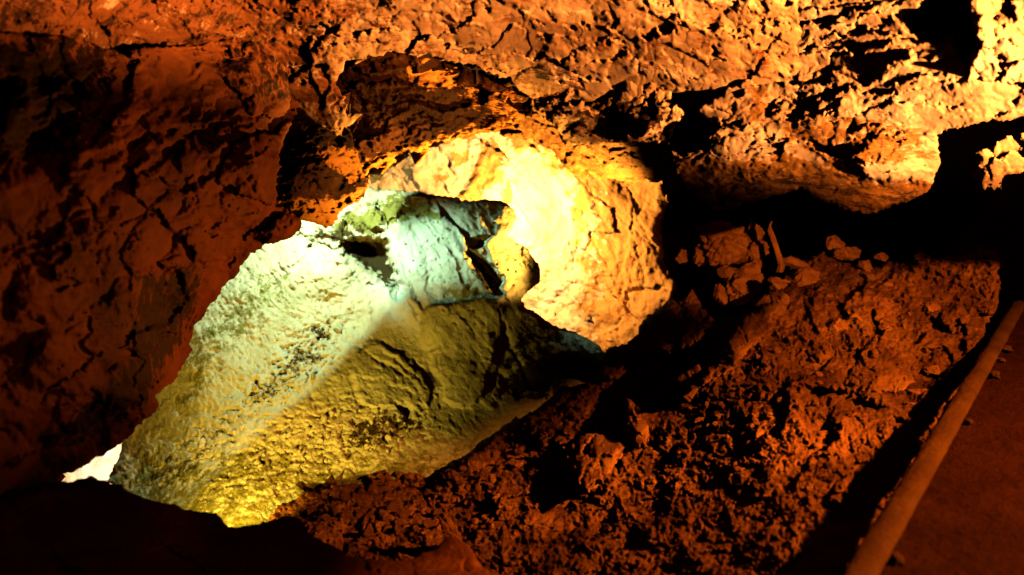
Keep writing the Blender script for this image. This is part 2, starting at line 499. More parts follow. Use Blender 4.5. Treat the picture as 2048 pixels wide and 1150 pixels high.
    r -= 24 * inside(U, V, [(790, 812), (815, 806), (822, 825), (812, 840), (804, 828)], 4)
    r -= 18 * inside(U, V, [(782, 842), (798, 840), (796, 852), (786, 852)], 4)
    r += step(U, V, [(790, 815), (765, 820), (768, 838), (780, 848)], 10, 20, 3)
    r += groove(U, V, [(700, 890), (720, 870), (755, 845), (775, 838)], 8, 5)
    r += groove(U, V, [(1000, 622), (1012, 665), (1028, 700), (1048, 735), (1065, 765)], 9, 6)
    r += step(U, V, [(1000, 622), (1012, 665), (1028, 700), (1048, 735), (1065, 765)], -10, 60, 5)
    r += groove(U, V, [(975, 670), (985, 700), (990, 740), (995, 770)], -9, 9)
    r += groove(U, V, [(950, 660), (955, 720), (940, 780)], 3, 7)
    r -= 22 * inside(U, V, [(985, 755), (1040, 745), (1110, 755), (1080, 785), (1000, 800), (990, 780)], 20)
    r += step(U, V, [(880, 770), (895, 800), (920, 820), (950, 815)], -10, 30, 3)
    r += groove(U, V, [(820, 600), (835, 640), (855, 690), (862, 735), (885, 780)], 6, 6)
    r += step(U, V, [(960, 800), (985, 790), (1000, 770)], 8, 30, 3)
    return r


def st_green_grime_shade(U, V):
    s = .85 * inside(U, V, [(694, 486), (766, 482), (774, 510), (790, 550), (800, 588), (775, 562), (745, 545), (715, 520)], 10)  # shade of the pocket painted into the colour
    s = np.maximum(s, .8 * inside(U, V, [(935, 508), (1005, 555), (985, 585), (945, 550)], 8))  # recess shade, also painted
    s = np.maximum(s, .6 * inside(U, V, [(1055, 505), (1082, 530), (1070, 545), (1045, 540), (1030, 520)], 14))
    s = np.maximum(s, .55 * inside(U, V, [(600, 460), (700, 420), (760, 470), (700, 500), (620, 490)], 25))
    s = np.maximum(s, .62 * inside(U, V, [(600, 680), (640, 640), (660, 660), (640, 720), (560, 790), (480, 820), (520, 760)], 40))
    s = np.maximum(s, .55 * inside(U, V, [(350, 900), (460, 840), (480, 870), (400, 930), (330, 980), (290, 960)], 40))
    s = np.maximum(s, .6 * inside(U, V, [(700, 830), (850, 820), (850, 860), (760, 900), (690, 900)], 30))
    s = np.maximum(s, .58 * inside(U, V, [(1046, 605), (1120, 650), (1200, 685), (1260, 730), (1130, 800), (1020, 810), (1000, 720), (1020, 650)], 40))  # lower right tip darkened by colour in place of shade
    s = np.maximum(s, .85 * inside(U, V, [(1010, 740), (1100, 700), (1230, 690), (1240, 740), (1130, 785), (1020, 800)], 30))  # deeper painted shade low on the tip
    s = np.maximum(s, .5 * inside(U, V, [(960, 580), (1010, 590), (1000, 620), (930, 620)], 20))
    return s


def st_green_ochre(U, V):
    s = .85 * inside(U, V, [(660, 440), (740, 412), (800, 388), (860, 395), (880, 440), (800, 440), (740, 470), (660, 475)], 18)
    s = np.maximum(s, .52 * inside(U, V, [(400, 620), (480, 550), (560, 530), (590, 570), (530, 660), (460, 740), (360, 860), (270, 930), (240, 900), (330, 780)], 50))
    s = np.maximum(s, .6 * inside(U, V, [(870, 560), (1010, 570), (1000, 640), (900, 610)], 25))
    s = np.maximum(s, .55 * sstep((V - 830) / 120))
    s = np.maximum(s, .5 * inside(U, V, [(905, 398), (990, 398), (960, 430), (915, 425)], 12))
    return s


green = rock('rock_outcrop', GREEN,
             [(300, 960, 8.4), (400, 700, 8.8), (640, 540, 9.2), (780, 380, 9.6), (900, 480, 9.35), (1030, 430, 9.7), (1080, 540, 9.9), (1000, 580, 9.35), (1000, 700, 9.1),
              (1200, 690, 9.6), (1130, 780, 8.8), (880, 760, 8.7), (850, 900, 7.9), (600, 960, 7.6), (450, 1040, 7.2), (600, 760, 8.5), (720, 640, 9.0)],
             sc_green, M['green'], st=2.2, rnd=12, edge=(5, 2), stain_light={'grime_shade': st_green_grime_shade, 'ochre': st_green_ochre}, seed=3, skirt=(.15, .3, .5))
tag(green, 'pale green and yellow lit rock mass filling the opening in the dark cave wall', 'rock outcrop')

far = rock('far_wall', [(-420, 700), (330, 740), (340, 1090), (-420, 1150)], [(-400, 800, 11.2), (20, 800, 11.8), (320, 760, 11.6), (330, 1060, 11), (20, 1060, 11.3)],
           lambda U, V: facets(U, V, 40, 30, 1.3, .3, .2, seed=70) + 3 * fbm(U / 20, V / 20, 71, 4), M['chamber'], st=4, seed=4)
tag(far, 'dazzling white patch of far wall at the left tip of the opening', 'rock wall', kind='structure')

# ------------------------------------------------------------------ left wall
def sc_wall(U, V):
    U, V = wiggle(U, V, 8, 3, 51)
    mk = rough_mask(U, V, 130, 804)
    r = 22 * fbm(U / 150, V / 150, 52, 4) + domes(U, V, 105, .42, 53, -30, 1.35) + facets(U, V, 70, -35, 1.6, .12, .04, 0, .08, 54) + .6 * mk * facets(U, V, 18, -30, 1.6, .3, .12, seed=55) + strata(U, V, -22, 46, 10, 57)
    r += .5 * mk * (3 * fbm(U / 14, V / 14, 56, 4) + slots(U, V, 13, -30, 1.8, .45, 10, 887))
    r *= 1.2
    for L, a, f in (([(275, 120), (290, 108), (400, 100), (480, 86)], -20, 50), ([(270, 350), (290, 330), (350, 290), (430, 240), (470, 205)], -14, 40),
                    ([(365, 350), (355, 300), (300, 270), (200, 300)], 12, 60), ([(385, 530), (380, 500), (350, 470), (330, 440), (270, 390), (265, 340), (300, 310)], 20, 80),
                    ([(500, 30), (520, 130), (515, 200), (505, 290), (515, 350), (535, 400)], 18, 70), ([(155, 330), (150, 260), (155, 220)], 12, 40),
                    ([(280, 250), (220, 240), (180, 225), (180, 205), (210, 190)], 16, 50), ([(270, 700), (265, 640), (262, 560), (260, 530)], 20, 60),
                    ([(400, 220), (450, 200), (520, 200)], -14, 30), ([(380, 270), (440, 240), (515, 225)], -12, 30), ([(370, 300), (300, 300)], -8, 30)):
        r += step(U, V, L, a, f, 4, 6, 20)
    for P, d in (([(365, 240), (380, 205), (430, 195), (500, 190), (510, 205), (450, 225), (410, 245)], 18), ([(380, 370), (395, 335), (420, 325), (425, 345), (405, 370)], 16),
                 ([(470, 40), (490, 28), (498, 60), (480, 85), (470, 75)], 16), ([(330, 5), (350, -5), (362, 8), (345, 16), (330, 14)], 16),
                 ([(265, 545), (320, 530), (370, 545), (375, 600), (330, 650), (270, 660)], 34), ([(430, 380), (470, 360), (475, 370), (440, 395)], 12),
                 ([(130, 440), (180, 400), (190, 430), (150, 470)], 22), ([(360, 60), (430, 50), (460, 62), (390, 75)], 6),
                 ([(60, 120), (200, 70), (270, 120), (260, 200), (180, 300), (60, 300)], 30), ([(200, 250), (280, 240), (300, 270), (230, 320), (160, 330)], 18)):
        r -= d * inside(U, V, P, 7)
    r += bump(U, V, 562, 470, 42, 34, -20, 26)
    r += bump(U, V, 330, 330, 70, 60, 0, 16) + bump(U, V, 240, 215, 55, 32, -10, 18)
    return r


def st_wall_grime_shade(U, V):
    s = .8 * inside(U, V, [(-150, 80), (60, 60), (160, 60), (260, 120), (170, 230), (130, 330), (60, 330), (-150, 300)], 70)
    s = np.maximum(s, .55 * inside(U, V, [(400, 40), (540, 10), (620, 120), (580, 230), (470, 210), (420, 130)], 50))  # dark tone painted here to hold down the roof light
    s = np.maximum(s, .75 * inside(U, V, [(270, 545), (390, 530), (400, 600), (360, 700), (300, 800), (200, 870), (-100, 990), (60, 900), (250, 720)], 30))
    return s


LEFTW = [(-620, 20), (60, 70), (160, 76), (250, 108), (290, 96), (400, 90), (470, 74), (496, 40), (530, -20), (600, -60), (610, 200), (560, 300), (550, 410), (585, 425), (603, 440), (604, 455),
         (590, 470), (560, 482), (545, 488), (520, 495), (498, 512), (470, 552), (447, 575), (432, 598), (418, 612), (402, 640), (388, 662), (374, 686), (383, 700), (378, 714), (360, 738),
         (348, 757), (316, 786), (306, 796), (320, 806), (318, 815), (303, 832), (276, 850), (262, 868), (240, 888), (210, 905), (180, 922), (150, 940), (118, 957),
         (116, 975), (60, 1010), (-20, 1050), (-620, 1120)]
lw = rock('cave_wall', LEFTW,
          [(-600, 100, 2.7), (-600, 600, 2.4), (-600, 1100, 2.6), (-150, 100, 3.4), (-150, 600, 3.1), (-150, 1050, 3.4), (250, 100, 5.0), (250, 500, 4.6), (250, 800, 4.9), (500, 40, 6.35), (520, 300, 6.2), (560, 470, 7.0), (400, 640, 6.6), (120, 960, 5.0)],
          sc_wall, M['wall'], st=2.8, rnd=8, edge=(6, 3), stain_light={'grime_shade': st_wall_grime_shade}, holes=[(94, 970, 4), (56, 988, 4)], seed=5, skirt=(.2, .45, .8), rel=1.5)
tag(lw, 'dark red brown cave wall rising left of the opening', 'rock wall', kind='structure')

# ------------------------------------------------------------------ ceiling
def sc_ceil(U, V):
    U, V = wiggle(U, V, 8, 3, 81)
    mk = rough_mask(U, V, 150, 801)
    dirn = -18
    r = 26 * fbm(U / 220, V / 160, 82, 4) + facets(U, V, 120, dirn, 1.6, .2, .07, .04, .06, 83) + facets(U, V, 46, 25, 1.7, .24, .10, .06, .08, 84) + mk * facets(U, V, 19, 28, 1.8, .34, .14, seed=85) + strata(U, V, 16, 66, 34, 901, .5) + mk * strata(U, V, -24, 30, 9, 902)
    r += .65 * mk * (3.0 * fbm(U / 12, V / 9, 86, 4) + slots(U, V, 12, 24, 2.2, .5, 9, 881)) + slots(U, V, 30, 20, 2.8, .6, 16, 880)
    r *= 1.15
    for L, a, f in (([(690, 70), (760, 62), (810, 60), (815, 85), (810, 105)], 14, 60), ([(520, 60), (610, 42), (680, 35), (760, 25)], -14, 50),
                    ([(900, 80), (930, 100), (975, 112), (1000, 110)], -14, 30), ([(1010, 95), (1060, 110), (1120, 120), (1180, 90), (1260, 60)], 8, 60),
                    ([(650, 110), (600, 80), (560, 70)], 10, 40), ([(640, 230), (660, 180), (655, 130), (600, 120)], 14, 60)):
        r += step(U, V, L, a, f, 4, 5, 20)
    for P, d in (([(830, 72), (880, 78), (885, 95), (850, 105), (840, 88)], 14), ([(690, 72), (720, 58), (800, 52), (808, 62), (730, 72)], 12),
                 ([(905, 0), (950, -5), (985, 25), (1000, 35), (960, 30)], 12), ([(1140, 40), (1220, 35), (1330, 45), (1350, 60), (1250, 58)], 10),
                 ([(1260, 50), (1300, 48), (1345, 42), (1350, 62), (1290, 70)], 16), ([(905, 82), (940, 90), (965, 108), (1000, 112), (960, 118), (925, 105)], 9)):
        r -= d * inside(U, V, P, 8)
    return r


def st_ceil_grime_shade(U, V):
    s = .75 * inside(U, V, [(905, 82), (940, 90), (965, 108), (1000, 112), (960, 116), (925, 104)], 8)  # shade of the recess painted in
    s = np.maximum(s, .6 * inside(U, V, [(1070, 65), (1140, 60), (1160, 100), (1110, 95), (1060, 90)], 18) * sstep(fbm(U / 25, V / 15, 88, 3) + .6))
    s = np.maximum(s, .7 * inside(U, V, [(1070, 115), (1160, 120), (1130, 170), (1060, 160)], 12) * .8)
    s = np.maximum(s, .2 + .2 * sstep((760 - U) / 250) + .2 * fbm(U / 60, V / 40, 89, 4) - .25 * sstep((U - 900) / 200))  # darker to the left: falloff of the roof light painted in
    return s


def ceil_ochre_falloff(U, V):  # mottled tone plus painted light falloff towards the left
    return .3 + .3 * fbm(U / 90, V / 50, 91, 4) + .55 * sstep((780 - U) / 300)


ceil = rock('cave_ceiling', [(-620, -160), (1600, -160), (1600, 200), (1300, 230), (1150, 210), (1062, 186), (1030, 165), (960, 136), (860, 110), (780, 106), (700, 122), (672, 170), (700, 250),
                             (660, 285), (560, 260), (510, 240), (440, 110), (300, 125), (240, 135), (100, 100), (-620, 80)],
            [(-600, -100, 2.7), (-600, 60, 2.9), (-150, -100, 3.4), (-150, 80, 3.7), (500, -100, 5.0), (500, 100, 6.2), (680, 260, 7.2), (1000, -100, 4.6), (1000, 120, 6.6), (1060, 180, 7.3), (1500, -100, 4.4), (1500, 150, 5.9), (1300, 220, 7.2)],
            sc_ceil, M['ceiling'], st=2.4, rnd=12, edge=(9, 3.5), stain_light={'grime_shade': st_ceil_grime_shade, 'ochre': ceil_ochre_falloff}, seed=6, skirt=(.2, .5, 1.0))
tag(ceil, 'uneven pale orange rock ceiling over the whole cave', 'rock ceiling', kind='structure')


# dark slab under the ceiling
def sc_lint(U, V):
    U, V = wiggle(U, V, 7, 3, 101)
    r = 12 * fbm(U / 120, V / 60, 102, 4) + facets(U, V, 70, -8, 2.4, .35, .2, .08, .07, 103) + facets(U, V, 26, -8, 2.6, .4, .2, .06, seed=104) + facets(U, V, 11, -5, 2.2, .4, .16, seed=105)
    r += 2.5 * fbm(U / 14, V / 7, 106, 4) + strata(U, V, -4, 26, 12, 907)
    r += step(U, V, [(690, 170), (760, 165), (850, 168), (910, 165)], 16, 60, 3, 8)
    r += inside(U, V, [(830, 130), (910, 130), (915, 165), (840, 165)], 10) * 8
    r += step(U, V, [(930, 260), (860, 290), (790, 315), (730, 340)], 10, 30, 4)
    return r


def glow_lint(U, V):  # orange light on rim and upper face painted as colour
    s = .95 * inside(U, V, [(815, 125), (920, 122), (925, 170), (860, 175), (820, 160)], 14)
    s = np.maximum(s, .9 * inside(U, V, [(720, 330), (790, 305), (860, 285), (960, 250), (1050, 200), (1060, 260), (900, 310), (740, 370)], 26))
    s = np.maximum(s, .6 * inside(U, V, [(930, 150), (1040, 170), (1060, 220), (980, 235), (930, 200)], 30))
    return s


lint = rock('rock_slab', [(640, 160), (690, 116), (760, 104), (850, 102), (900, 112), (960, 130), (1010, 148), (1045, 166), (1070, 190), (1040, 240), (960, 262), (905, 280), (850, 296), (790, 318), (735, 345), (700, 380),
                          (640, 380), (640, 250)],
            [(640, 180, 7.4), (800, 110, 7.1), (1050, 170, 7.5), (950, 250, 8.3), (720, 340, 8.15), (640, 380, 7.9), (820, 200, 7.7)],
            sc_lint, M['lintel'], st=2.4, rnd=10, edge=(9, 5), stain_light={'ochre': glow_lint}, seed=7, skirt=(.06, .12, .18), rel=1.5)
tag(lint, 'long dark layered slab above the opening, under the pale ceiling', 'rock slab')


def sc_nose(U, V):
    U, V = wiggle(U, V, 6, 3, 111)
    r = 14 * fbm(U / 90, V / 60, 112, 4) + facets(U, V, 55, -12, 2.6, .35, .2, .08, .07, 113) + facets(U, V, 20, -10, 2.6, .45, .24, .06, seed=114) + facets(U, V, 9, -10, 2.2, .45, .2, seed=115)
    r += 2.5 * fbm(U / 12, V / 6, 116, 4) + strata(U, V, -8, 22, 12, 908)
    r += mound(U, V, 630, 330, 110, 90, 0, 40)
    r += step(U, V, [(530, 420), (560, 405), (620, 395), (690, 400), (735, 380)], -24, 60, 6)
    return r


def glow_nose(U, V):  # paints the orange glow along the lower edge as colour
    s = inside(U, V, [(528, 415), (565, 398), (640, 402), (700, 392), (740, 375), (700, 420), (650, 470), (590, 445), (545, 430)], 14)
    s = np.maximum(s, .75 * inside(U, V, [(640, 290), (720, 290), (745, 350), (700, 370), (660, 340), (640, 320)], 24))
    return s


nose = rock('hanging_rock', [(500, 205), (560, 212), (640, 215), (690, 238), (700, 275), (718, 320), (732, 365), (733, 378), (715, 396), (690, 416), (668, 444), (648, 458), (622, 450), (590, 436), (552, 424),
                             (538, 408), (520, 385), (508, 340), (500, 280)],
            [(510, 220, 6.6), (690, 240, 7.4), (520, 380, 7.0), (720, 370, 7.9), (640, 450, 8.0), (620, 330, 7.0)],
            sc_nose, M['lintel'], st=2.2, rnd=12, edge=(6, 4), stain_light={'ochre': glow_nose}, seed=8, skirt=(.1, .25, .4), rel=1.5)
tag(nose, 'black hanging rock with a bright orange lower edge over the green rock', 'rock')


# crumbly orange breccia above the opening
def sc_brec(U, V):
    U, V = wiggle(U, V, 7, 3, 121)
    r = 14 * fbm(U / 90, V / 90, 122, 4) + facets(U, V, 48, 20, 1.2, .5, .3, .1, .07, 123) + facets(U, V, 20, 20, 1.2, .55, .3, .1, seed=124) + pebbles(U, V, 15, .9, 125, .7) + pebbles(U, V, 8, .8, 126, .7)
    r += step(U, V, [(1050, 210), (1090, 190), (1120, 200), (1145, 245)], 20, 40, 4)
    r += inside(U, V, [(1128, 325), (1145, 285), (1165, 288), (1152, 330), (1132, 345)], 4) * 26
    r -= inside(U, V, [(1130, 270), (1220, 268), (1340, 285), (1345, 310), (1240, 300), (1140, 290)], 14) * 26
    return r


brec = rock('rock_seam', [(820, 200), (940, 190), (1050, 170), (1130, 172), (1180, 240), (1360, 260), (1372, 320), (1356, 380), (1345, 372), (1325, 362), (1240, 362), (1190, 355), (1150, 352), (1128, 330), (1105, 302),
                          (1060, 276), (1000, 266), (960, 268), (900, 282), (860, 296), (810, 318), (780, 330), (728, 350), (725, 335), (800, 270)],
            [(820, 200, 8.7), (1050, 180, 7.8), (1130, 200, 7.7), (1340, 270, 7.3), (1340, 360, 8.4), (1130, 320, 9.2), (960, 265, 9.4), (740, 340, 9.4)],
            sc_brec, M['dirt'], st=2.2, rnd=12, edge=(7, 4), seed=9, skirt=(.1, .2, .3))
tag(brec, 'crumbly bright ochre rock seam arching over the opening', 'rock seam')


# right of centre: streaky fractured face with dark hollows
def sc_mid(U, V):
    U, V = wiggle(U, V, 8, 3, 131)
    mk = rough_mask(U, V, 110, 803)
    r = 22 * fbm(U / 150, V / 120, 132, 4) + facets(U, V, 80, -32, 1.8, .4, .16, .1, .06, 133) + facets(U, V, 32, -32, 2.0, .3, .14, .08, .08, 134) + mk * facets(U, V, 13, -30, 2.0, .42, .18, seed=135) + strata(U, V, -34, 56, 28, 905, .5) + mk * strata(U, V, -30, 20, 8, 906)
    r += .65 * mk * (3 * fbm(U / 12, V / 9, 136, 4) + slots(U, V, 10, -32, 2.2, .45, 10, 885)) + slots(U, V, 24, -32, 2.4, .42, 18, 884)
    r *= 1.3
    r -= 70 * inside(U, V, [(1355, 130), (1372, 100), (1410, 78), (1440, 65), (1478, 100), (1498, 140), (1490, 155), (1452, 170), (1425, 205), (1395, 175), (1370, 165)], 7)
    r += inside(U, V, [(1365, 130), (1400, 95), (1440, 110), (1430, 150), (1400, 180), (1370, 165)], 10) * 20
    r -= 60 * inside(U, V, [(1345, 275), (1365, 245), (1400, 215), (1432, 235), (1428, 265), (1440, 280), (1415, 300), (1390, 292), (1360, 298)], 7)
    r += step(U, V, [(1080, 200), (1130, 175), (1190, 130), (1250, 100)], 14, 60, 4)
    r += bump(U, V, 1225, 105, 22, 20, -30, 16)
    return r


def st_mid_grime_shade(U, V):
    s = .8 * inside(U, V, [(1120, 230), (1200, 200), (1260, 190), (1330, 210), (1340, 290), (1240, 275), (1140, 280)], 30) * sstep(.75 + fbm(U / 30, V / 22, 138, 4))
    s = np.maximum(s, .8 * inside(U, V, [(1355, 130), (1410, 78), (1440, 65), (1498, 140), (1425, 205), (1370, 165)], 10))  # painted shade inside the upper hollow
    s = np.maximum(s, .8 * inside(U, V, [(1345, 275), (1400, 215), (1440, 280), (1415, 300), (1360, 298)], 10))  # painted shade inside the lower hollow
    return s


mid = rock('fractured_rock', [(1055, 190), (1100, 180), (1150, 160), (1190, 130), (1230, 92), (1290, 60), (1360, 0), (1400, -60), (1520, -60), (1530, 120), (1530, 330), (1450, 330), (1372, 330), (1350, 300), (1345, 288), (1240, 282),
                         (1180, 290), (1130, 285), (1100, 250), (1070, 220)],
           [(1060, 190, 7.6), (1250, 90, 6.5), (1450, -50, 5.4), (1500, 150, 6.3), (1500, 320, 7.3), (1350, 290, 7.05), (1130, 280, 7.9), (1250, 200, 6.9)],
           sc_mid, M['ceiling'], st=2.3, rnd=14, edge=(7, 3), stain_light={'grime_shade': st_mid_grime_shade}, seed=10, skirt=(.2, .5, 1.0))
tag(mid, 'streaky fractured rock face with two black hollows, right of the ochre seam', 'rock')


# big pale block
def sc_block(U, V):
    U, V = wiggle(U, V, 8, 3, 141)
    mk = rough_mask(U, V, 130, 802)
    r = 24 * fbm(U / 200, V / 90, 142, 4) + facets(U, V, 110, -15, 3.0, .2, .07, .06, .04, 143, .15) + facets(U, V, 38, -18, 4.5, .16, .06, .05, .07, 144, .15) + mk * facets(U, V, 14, -20, 2.2, .32, .12, seed=145) + strata(U, V, -17, 62, 36, 903, .5) + mk * strata(U, V, -21, 24, 9, 904)
    r += .6 * mk * (2.6 * fbm(U / 16, V / 8, 146, 4) + slots(U, V, 10, -18, 2.8, .5, 9, 883)) + slots(U, V, 26, -16, 3.6, .6, 18, 882)
    r *= .85
    for L, a, f in (([(1545, 125), (1560, 100), (1620, 96), (1680, 100), (1715, 115)], 22, 60), ([(1560, 170), (1600, 158), (1650, 165)], 12, 40), ([(1580, 238), (1630, 200), (1660, 185), (1710, 170)], 18, 60),
                    ([(1590, 245), (1640, 225), (1700, 195)], 10, 40), ([(1600, 40), (1700, 50), (1780, 70), (1840, 85)], 10, 40), ([(1545, 60), (1575, 55)], 8, 20), ([(1540, 48), (1580, 50), (1640, 44)], 8, 20),
                    ([(1760, 175), (1820, 160), (1890, 140)], 8, 30), ([(1690, 262), (1740, 252), (1800, 262)], 12, 50), ([(1570, 272), (1600, 285), (1640, 300), (1690, 315)], 10, 40),
                    ([(1740, 390 - 60), (1700, 310), (1660, 305)], 14, 50), ([(1600, 10), (1680, 15), (1760, 0)], 8, 30), ([(1720, 225), (1780, 205), (1830, 200)], 10, 40)):
        r += step(U, V, L, a, f, 3, 7, 18)
    for L in ([(1545, 122), (1570, 106), (1630, 102), (1690, 108)], [(1575, 240), (1625, 205), (1660, 188), (1715, 172)], [(1580, 162), (1620, 158), (1655, 166)], [(1760, 60), (1800, 70), (1835, 82)],
              [(1720, 180), (1790, 182)], [(1590, 185), (1620, 187)], [(1670, 150), (1700, 160), (1740, 160)]):
        r += groove(U, V, L, 14, 6)
    r -= 60 * inside(U, V, [(1795, 35), (1840, 12), (1880, -20), (1925, -30), (1952, 40), (1955, 80), (1935, 130), (1925, 110), (1905, 85), (1870, 80), (1840, 75), (1810, 55)], 8)
    r += bump(U, V, 1918, 70, 22, 18, 0, 30)
    r -= 16 * inside(U, V, [(1715, 150), (1755, 145), (1765, 165), (1730, 175)], 6)
    # scalloped lobe with the rounded lower rim
    r += mound(U, V, 1450, 270, 90, 60, 20, 26)
    for L in ([(1445, 235), (1462, 260), (1460, 300)], [(1490, 245), (1508, 265), (1500, 300), (1480, 320)], [(1520, 245), (1530, 275)], [(1430, 262), (1470, 270), (1530, 262)]):
        r += groove(U, V, L, 5, 4)
    r += mound(U, V, 1760, 320, 110, 50, -5, 40)
    r += step(U, V, [(1866, 340), (1840, 362), (1760, 362), (1720, 345), (1690, 318)], 22, 70, 5, 16, 40)
    und = inside(U, V, [(1350, 310), (1430, 345), (1500, 350), (1560, 320), (1660, 320), (1700, 335), (1740, 362), (1850, 365), (1880, 330), (1900, 460), (1350, 460)], 20)
    r = r * (1 - .7 * und) + und * (6 * fbm(U / 60, V / 30, 1461, 3) + strata(U, V, -10, 34, 9, 1462))
    # shaded underside
    r -= inside(U, V, [(1350, 310), (1430, 345), (1500, 350), (1560, 320), (1660, 320), (1700, 335), (1740, 362), (1850, 365), (1880, 330), (1900, 460), (1350, 460)], 10) * (9 + .12 * np.clip(V - 330, 0, 90))
    r -= 30 * inside(U, V, [(1515, 295), (1535, 280), (1562, 285), (1562, 305), (1535, 305)], 5)
    r -= 26 * inside(U, V, [(1620, 285), (1650, 292), (1690, 316), (1660, 312)], 5)
    return r


def shade_block(U, V):  # shade of the hollow and the underside painted as dark colour
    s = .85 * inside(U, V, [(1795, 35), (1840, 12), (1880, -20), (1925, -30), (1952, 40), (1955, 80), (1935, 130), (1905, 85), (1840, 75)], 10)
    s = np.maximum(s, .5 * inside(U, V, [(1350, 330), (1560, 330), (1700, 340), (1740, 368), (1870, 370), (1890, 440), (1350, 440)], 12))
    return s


def st_block_ochre_shade(U, V):
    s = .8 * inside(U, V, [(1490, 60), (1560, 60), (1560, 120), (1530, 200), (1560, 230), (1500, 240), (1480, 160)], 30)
    s = np.maximum(s, .9 * inside(U, V, [(1350, 320), (1560, 315), (1700, 330), (1740, 360), (1870, 365), (1890, 440), (1350, 440)], 15))  # underside browned to paint its shade
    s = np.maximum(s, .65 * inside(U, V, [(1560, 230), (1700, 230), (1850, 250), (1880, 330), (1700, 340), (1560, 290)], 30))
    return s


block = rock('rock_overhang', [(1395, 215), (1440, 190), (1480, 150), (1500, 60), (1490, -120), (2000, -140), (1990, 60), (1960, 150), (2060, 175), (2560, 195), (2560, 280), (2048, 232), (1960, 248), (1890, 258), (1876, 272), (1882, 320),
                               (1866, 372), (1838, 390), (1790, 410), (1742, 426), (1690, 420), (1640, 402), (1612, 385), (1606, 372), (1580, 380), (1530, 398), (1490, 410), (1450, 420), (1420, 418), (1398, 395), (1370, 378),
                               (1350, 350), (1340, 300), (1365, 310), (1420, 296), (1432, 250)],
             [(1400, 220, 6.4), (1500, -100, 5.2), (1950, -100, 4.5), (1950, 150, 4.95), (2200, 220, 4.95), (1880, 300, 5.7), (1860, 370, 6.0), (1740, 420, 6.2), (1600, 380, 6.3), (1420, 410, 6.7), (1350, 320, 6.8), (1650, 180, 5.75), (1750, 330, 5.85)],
             sc_block, M['pale'], st=2.3, rnd=16, edge=(6, 3), stain_light={'grime_shade': shade_block, 'ochre': st_block_ochre_shade}, seed=11, skirt=(.2, .6, 1.2))
tag(block, 'big pale cracked overhang with brown underside above the black hollow', 'rock overhang')


def sc_near(U, V):
    U, V = wiggle(U, V, 10, 3, 151)
    return 18 * fbm(U / 90, V / 90, 152, 4) + facets(U, V, 60, 50, 1.3, .45, .2, .08, seed=153) + facets(U, V, 24, 50, 1.3, .45, .2, seed=154) + 3 * fbm(U / 12, V / 12, 155, 3)


near = rock('near_rock', [(1915, -160), (2560, -160), (2560, 205), (2048, 165), (1985, 165), (1938, 160), (1935, 128), (1950, 95), (1955, 60), (1935, 10)],
            [(1920, -100, 4.45), (2200, -100, 4.45), (2500, -100, 4.4), (2500, 190, 4.6), (2200, 180, 4.7), (1940, 150, 4.75)], sc_near, M['pale'], st=3, rnd=24, edge=(8, 4), seed=12, skirt=(.15, .4, .8))
tag(near, 'blurred bright yellow rock close by in the top corner above the overhang', 'rock')

hang = rock('hanging_rock', [(1955, 300), (1990, 285), (2030, 272), (2560, 250), (2560, 350), (2060, 340), (2020, 345), (1985, 365), (1972, 380), (1962, 362), (1968, 345), (1955, 335)],
            [(1960, 300, 5.8), (2200, 270, 5.4), (2200, 330, 5.7), (1970, 370, 6.2)], sc_near, M['ceiling'], st=2.6, rnd=14, edge=(6, 3), seed=13, skirt=(.15, .3, .6))
tag(hang, 'small brown lump of rock hanging at the edge of the black hollow', 'rock')

# black hollow behind everything
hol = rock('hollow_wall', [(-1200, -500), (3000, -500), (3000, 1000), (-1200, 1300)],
           [(-1200, -500, 12), (3000, -500, 12), (3000, 1000, 12.5), (-1200, 1300, 12.5), (1000, 400, 15.5)], sc_near, M['shade_black'], st=14, seed=14)
tag(hol, 'unlit black back wall of the hollow under the overhang', 'rock wall', kind='structure')


